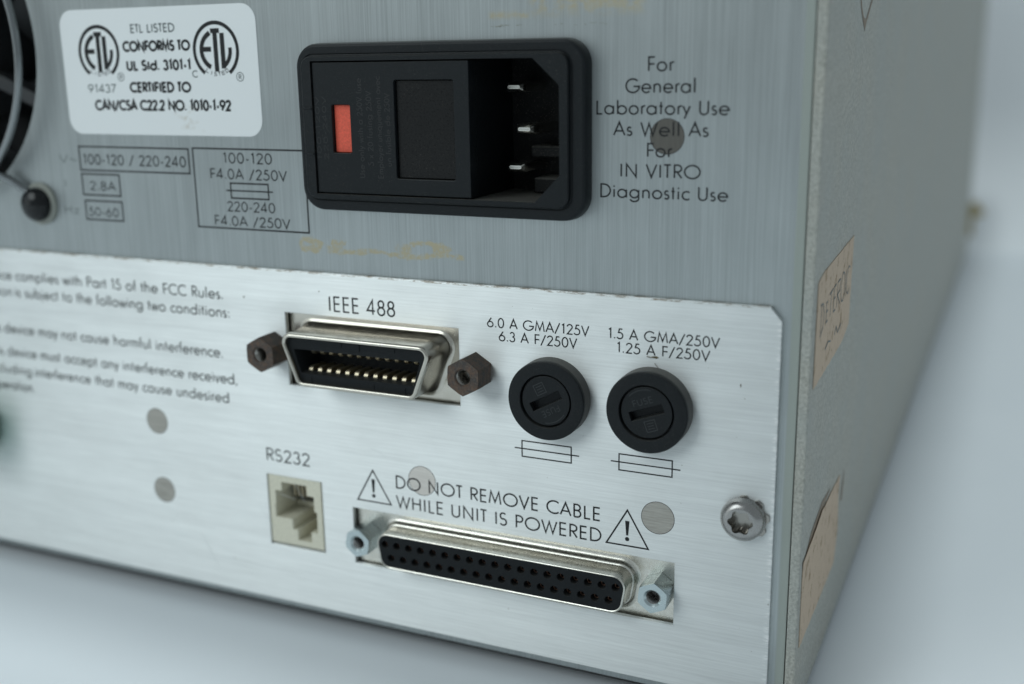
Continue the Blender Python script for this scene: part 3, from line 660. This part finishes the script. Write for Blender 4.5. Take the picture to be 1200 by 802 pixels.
for row, (za, zb) in enumerate(((36.92, 37.6), (40.6, 41.45))):
    for i in range(12):
        x = CX - 11.88 + 2.16 * i; mb = MB()
        sgn = 1 if row == 0 else -1; zf = za if row == 0 else zb
        dy, hk = (0, 1.2) if row == 0 else (0.95, 1.9)
        ring = lambda y, h: [(x - .5, y + dy, zf), (x + .5, y + dy, zf), (x + .42, y + dy, zf + sgn * h * hk), (x - .42, y + dy, zf + sgn * h * hk)]
        mb.loft([ring(-5.7, .12), ring(-5.45, .5), ring(-5.0, .72), ring(-3.8, .74), ring(-.6, .5)], True, True)
        mb.build('contact', M_GOLD, par, smooth=60)
def hexpts(cx, cz, R_, a0=math.pi / 2, sub=4):
    v = [(cx + R_ * math.cos(a0 + math.pi / 3 * i), cz + R_ * math.sin(a0 + math.pi / 3 * i)) for i in range(6)]; out = []
    for i in range(6):
        for j in range(sub):
            t = j / sub; out.append((v[i][0] * (1 - t) + v[(i + 1) % 6][0] * t, v[i][1] * (1 - t) + v[(i + 1) % 6][1] * t))
    return out
def clampr(pts, cx, cz, r):
    out = []
    for x, z in pts:
        d = math.hypot(x - cx, z - cz); k = min(1, r / d); out.append((cx + (x - cx) * k, cz + (z - cz) * k))
    return out
def standoff(name, cx, cz, R_, yb, yf, rh, rc, mats, parent, a0=math.pi / 2):
    mb = MB(); h = hexpts(cx, cz, R_, a0); a = a0
    c = lambda r: [(cx + r * math.cos(math.atan2(z - cz, x - cx)), cz + r * math.sin(math.atan2(z - cz, x - cx))) for x, z in h]
    spec = [(h, yb), (h, yf + .55), (clampr(h, cx, cz, R_ * .99), yf + .1), (clampr(h, cx, cz, R_ * .965), yf), (c(rc), yf), (c(rh), yf + (rc - rh))]
    mb.ringloft(spec)
    y = yf + (rc - rh); rings = []
    for k in range(14):
        rings.append((c(rh - (.14 if k % 2 else 0)), y)); y += .18
    mb.ringloft(rings, False, True, 1)
    return mb.build(name, mats, parent, smooth=28)
standoff('hex_standoff', -51.55, 39.4, 3.72, -1.5, -7.1, 1.45, 1.75, [M_RUST, M_THREAD], par)
standoff('hex_standoff', -5.0, 39.45, 3.72, -1.5, -7.1, 1.45, 1.75, [M_RUST, M_THREAD], par, math.radians(88))

# ---------------------------------------------------------------- 37-way D socket
ZC = 0.05
E_ = lambda off: dshape(0.1, ZC, 27.25, 25.95, 3.85, 2.5, off)
mb = MB()
mb.ringloft([(E_(1.5), 0.0), (E_(.95), -.1), (E_(.62), -.4), (E_(.50), -1.0), (E_(.38), -1.25), (E_(.12), -1.35), (E_(.05), -1.6), (E_(0), -3), (E_(0), -5.2), (E_(-.08), -5.42), (E_(-.25), -5.5), (E_(-.38), -5.42), (E_(-.38), -1)])
db = pmesh(mb, 'multipin_socket', M_TIN, 'long metal D shell socket with 37 black pin holes', smooth=50)
mb = MB(); mb.fill(q4((-40, 40, -8.5, 8.5)), [E_(-.2)], 0.02, .8, .1); mb.build('flange', M_TIN, db)
holes = [(0.1 - 24.93 + 2.77 * i, ZC + 1.42) for i in range(19)] + [(0.1 - 23.545 + 2.77 * i, ZC - 1.42) for i in range(18)]
mb = MB(); mb.fill(E_(-.37), [circ(x, z, .77, 20) for x, z in holes], -5.46, -1.0, .12)
mb.build('insulator', M_BLACKM, db)
for x, z in holes:
    mb = MB(); mb.lathe(x, z, [(.28, -1.2), (.28, -4.1), (.38, -4.35), (.56, -4.35), (.62, -4.2), (.62, -1.2)], 16, True)
    mb.build('socket_contact', M_BRONZE, db)
standoff('jack_screw', -31.75, .25, 3.12, -.05, -5.0, 1.3, 1.7, [M_ZINC, M_STEEL], db, math.radians(80))
standoff('jack_screw', 32.0, .45, 3.12, -.05, -5.0, 1.3, 1.7, [M_ZINC, M_STEEL], db, math.radians(84))

# ---------------------------------------------------------------- beige modular jack
mb = MB()
JO = [(-54.8, 1.1), (-50.55, 1.1), (-50.55, -1.2), (-49.3, -1.2), (-49.3, -3.6), (-45.85, -3.6), (-45.85, -1.2), (-44.15, -1.2), (-44.15, 3.6), (-44.75, 3.6), (-44.75, 7.1), (-46.4, 7.1), (-46.4, 9.35), (-52.9, 9.35), (-52.9, 7.3), (-54.6, 7.3), (-54.6, 4.1), (-54.8, 4.1)]
mb.fill(q4((-56.27, -42.72, -4.95, 10.88)), [JO], -1.2, 18.0, .12)
mb.box(-56.1, -42.95, 18.0, 19, -4.75, 10.75, 1)  # dark back cap, its colour stands in for shade deep in the jack
mb.box(-54.7, -49.8, 6.5, 18.0, 1.12, 2.2, 0, .1); mb.box(-50.5, -44.8, 9.5, 18.0, -1.1, 0.9, 0, .1)
jack = pmesh(mb, 'modular_jack', [M_BEIGE, M_DARK], 'beige plastic phone style socket with stepped opening')
mb = MB(); mb.box(-53.2, -46.2, 3.2, 17.9, 4.3, 9.25, 0, .15); mb.build('added_dark_insert', M_BLACKM, jack)  # black box added to darken the upper interior of the jack
for i in range(6):
    x = -52.4 + 1.02 * i; mb = MB(); mb.tube([(x, 3.3, 8.4), (x, 2.7, 7.9), (x, 3.0, 5.0), (x, 5.5, 3.4)], .2, 8); mb.build('spring_contact', M_GOLD, jack)

# ---------------------------------------------------------------- fuse holders
def fuse(cx, cz, ang):
    mb = MB()
    mb.lathe(cx, cz, [(7.62, -1.5), (7.6, -4.2)], 96, mi=1)
    mb.lathe(cx, cz, [(7.6, -4.2), (7.57, -4.75), (7.45, -4.98), (7.25, -5.05), (5.2, -5.05), (5.12, -4.95), (5.12, -3.4), (4.4, -3.4)], 96)
    h = pmesh(mb, 'fuse_holder', [M_FUSE, M_FUSEW])
    c_, s_ = math.cos(ang), math.sin(ang)
    rot = lambda p: (cx + p[0] * c_ - p[1] * s_, cz + p[0] * s_ + p[1] * c_)
    slot = [rot(p) for p in [(-3.25, -.85), (3.25, -.85), (3.25, .85), (-3.25, .85)]]
    k = MB(); k.fill(circ(cx, cz, 4.75, 72), [slot], -4.75, -3.1, .1)
    k.add([(x, -3.15, z) for x, z in slot], [(0, 1, 2, 3)])
    def tx(a, b_):
        x, z = rot((a, b_)); return (x, -4.77 - .003 * (_lay[0] % 5), z)
    text(k, 'FUSE', -1.9, 1.9, 1.5, 1.25, tx, mi=1, sw=.13)
    for a in (1,): 
        _lay[0] += 1; ribbon(k, [(-1.0, -3.5), (1.0, -3.5), (1.0, -1.5), (-1.0, -1.5), (-1.0, -3.5)], .17, tx, 1)
    for j in range(3):
        _lay[0] += 1; ribbon(k, [(-.65, -2.0 - .5 * j), (.65, -2.0 - .5 * j)], .16, tx, 1)
    _lay[0] += 1; ribbon(k, A(0, 0, 4.25, 4.25, 60, 120, 14), .16, tx, 1)
    k.build('fuse_cap', [M_FUSE, M_ENGRG], h)
    return h
fuse(10.9, 36.05, math.radians(208)); fuse(30.3, 36.1, math.radians(20))

# ---------------------------------------------------------------- plate screw with toothed washer
mb = MB()
SX, SZ = 47.6, 17.75; N = 72
ci = lambda r: circ(SX, SZ, r, N)
star = lambda r, a: [(SX + (r + a * math.cos(6 * t)) * math.cos(t), SZ + (r + a * math.cos(6 * t)) * math.sin(t)) for t in [2 * math.pi * i / N + 0 for i in range(N)]]
mb.ringloft([(ci(3.85), -1.9), (ci(4.0), -2.1), (ci(4.0), -2.6), (ci(3.88), -3.1), (ci(3.62), -3.6), (ci(3.25), -4.0), (ci(2.8), -4.28), (ci(2.5), -4.36), (star(2.05, .24), -4.36), (star(1.95, .26), -4.15)])
mb.ringloft([(star(1.95, .26), -4.15), (star(1.85, .27), -2.1)], False, True, 1)
screw = pmesh(mb, 'plate_screw', [M_STEEL, M_THREAD], 'domed steel screw with six lobe recess', smooth=40)
mb = MB()
tooth = [(SX + .42 + r * math.cos(t), SZ + r * math.sin(t)) for t, r in [(2 * math.pi * i / 48, 4.25 if (i % 6) < 3 else 3.7) for i in range(48)]]
mb.fill(tooth, [circ(SX, SZ, 2.0, 32)], -1.95, -1.52, .08)
mb.build('lock_washer', M_THREAD, screw)

# ---------------------------------------------------------------- fan, finger guard, guard screws
mb = MB()
mb.ringloft([(circ(*FC, 35.6, 96), 1.0), (circ(*FC, 36.2, 96), 24)], False, True)
fan = pmesh(mb, 'cooling_fan', M_FAN, 'dark fan recess behind a wire guard')
mb = MB(); mb.lathe(*FC, [(17, 5), (17, 20)], 48, True, True); mb.build('hub', M_FAN, fan)
for k in range(7):
    a0 = 2 * math.pi * k / 7; mb = MB(); rings = []
    for j in range(6):
        r = 16.5 + 17.5 * j / 5; aa = a0 + .12 * j; w = .34
        pa = (FC[0] + r * math.cos(aa), 17.0, FC[1] + r * math.sin(aa)); pb = (FC[0] + r * math.cos(aa + w), 10.5, FC[1] + r * math.sin(aa + w))
        rings.append([pa, pb, (pb[0], pb[1] + .9, pb[2]), (pa[0], pa[1] + .9, pa[2])])
    mb.loft(rings, True, True); mb.build('fan_blade', M_FAN, fan)
for a in (-22, 68, 158, 248):
    a = math.radians(a); mb = MB(); d = Vector((math.cos(a), math.sin(a))); nn = Vector((-d.y, d.x)) * 1.5
    p0 = Vector(FC) + d * 15; p1 = Vector(FC) + d * 36
    sec = lambda p: [(p.x + nn.x, 3.5, p.y + nn.y), (p.x - nn.x, 3.5, p.y - nn.y), (p.x - nn.x, 7.5, p.y - nn.y), (p.x + nn.x, 7.5, p.y + nn.y)]
    mb.loft([sec(p0), sec(p1)], True, True); mb.build('support_strut', M_FAN, fan)
gd = MB()
for r in (35.0, 26.0, 17.0): gd.tube([(x, -5.2, z) for x, z in circ(*FC, r, 96)], 0.85, 12, closed=True)
gd.tube([(x, -5.2, z) for x, z in circ(*FC, 8, 48)], 1.2, 12, closed=True)
for sx in (1, -1):
    for sz in (-1, 1):
        p = lambda x, y, z: (FC[0] + sx * x, y, FC[1] + sz * z)
        gd.tube([p(6, -6.5, 6), p(14, -6.6, 15), p(19, -6.3, 21.5), p(20.2, -5.8, 24.8), p(21.5, -4.6, 26.8), p(25.6, -2.6, 29.2), p(28.5, -1.8, 31.2), p(30.4, -1.6, 32.6)], .95, 12)
guard = gd.build('finger_guard', M_CHROME, inst, smooth=60, label='chrome wire fan guard')
for sx in (1, -1):
    for sz in (-1, 1):
        x, z = FC[0] + sx * 31.8, FC[1] + sz * 34.4
        mb = MB(); mb.lathe(x, z, [(3.7, -1.6), (3.85, -2.1), (3.7, -2.9), (3.2, -3.6), (2.4, -4.15), (1.3, -4.45), (.2, -4.55)], 40, False, True)
        sc = pmesh(mb, 'guard_screw', M_GLOSS, smooth=60)
        mb = MB(); mb.lathe(x, z, [(4.7, -.5), (4.75, -1.2), (4.4, -1.55), (2, -1.6)], 40); mb.build('washer', M_WASHER, sc)

# ---------------------------------------------------------------- tape labels on the side, scrap at the far edge
def tape(outline, lift, writing, label):
    """outline in (y, z) on the side wall; lift(y, z) is how far it peels off"""
    mb = MB()
    loop = []
    k = len(outline)
    for i in range(k):
        a, b_ = Vector(outline[i]), Vector(outline[(i + 1) % k]); m = max(1, int((b_ - a).length / 1.2))
        for j in range(m):
            p = a.lerp(b_, j / m); jt = random.uniform(-.12, .12); loop.append((p.x + jt, p.y + jt))
    mb.fill(loop, [], 0, .12)
    mb.v = [(XR + .03 + (.12 if y < .06 else 0) + lift(x, z), x, z) for x, y, z in mb.v]
    for st in writing:
        _lay[0] += 1; ribbon(mb, st, .30, lambda y, z: (XR + .25 + .003 * (_lay[0] % 4) + lift(y, z), y, z), 1)
    return pmesh(mb, 'tape_label', [M_TAPE, M_INKW], label, smooth=30)
def arcw(cy, cz, ry, rz, a0, a1): return A(cy, cz, ry, rz, a0, a1)
w1 = [[(5.9, 50.6), (6.2, 55.9)], [(5.2, 55.7), (7.6, 55.5), (9.0, 53.6), (8.4, 51.2), (5.6, 49.9)], [(12.4, 55.0), (11.2, 54.9), (11.3, 51.3), (13.2, 51.4)], [(11.3, 53.2), (12.9, 53.3)],
      [(14.3, 55.8), (18.2, 56.2)], [(16.2, 56.0), (15.7, 51.4)], [(21.5, 56.4), (19.4, 56.2), (19.2, 51.6), (21.4, 51.6)], [(19.3, 53.9), (21.0, 54.1)],
      [(23.0, 51.6), (23.4, 56.4), (26.2, 56.5), (26.0, 54.4), (23.4, 54.0), (26.6, 51.7)], arcw(29.8, 54.3, 2.3, 2.8, 20, 380), [(33.2, 51.8), (33.5, 57.0)], arcw(36.6, 54.4, 2.4, 2.7, 55, 315),
      [(12, 46.2), (15, 47.0), (18, 46.4)], [(22, 46.6), (24, 47.8), (26, 46.2), (30, 47.2)]]
tape([(2.0, 41.5), (32.2, 42.6), (41.2, 44.6), (41.4, 53.0), (41.7, 62.4), (9.0, 61.1), (6.4, 60.8), (2.2, 60.0)], lambda y, z: 0.35 * max(0, (3.0 - y) / 3) ** 2, w1, 'tan paper tape note with faint handwriting')
tape([(1.6, -7.4), (23.2, -7.4), (39.8, -7.3), (43.2, -0.9), (41.4, 7.6), (42.2, 11.7), (19.2, 12.4), (10.5, 10.9), (7.2, 10.5), (1.2, 9.6)],
     lambda y, z: 0.3 * max(0, min(1, (z - 6) / 6)) ** 2 * max(0, 1 - y / 34) ** .7, [], 'tan paper tape scrap peeling at its upper edge')
mb = MB()
mb.fill([(-8, -4), (6, -6), (5, 2), (16, 4), (7, 9), (-6, 8)], [], 0, .6)
mb.v = [(XR - 1.0 + x * .62, 546 + y, -4 + z * 1.4) for x, y, z in mb.v]
mb.build('tape_scrap', M_SCRAP, inst, label='yellowed scrap poking out at the far back edge')
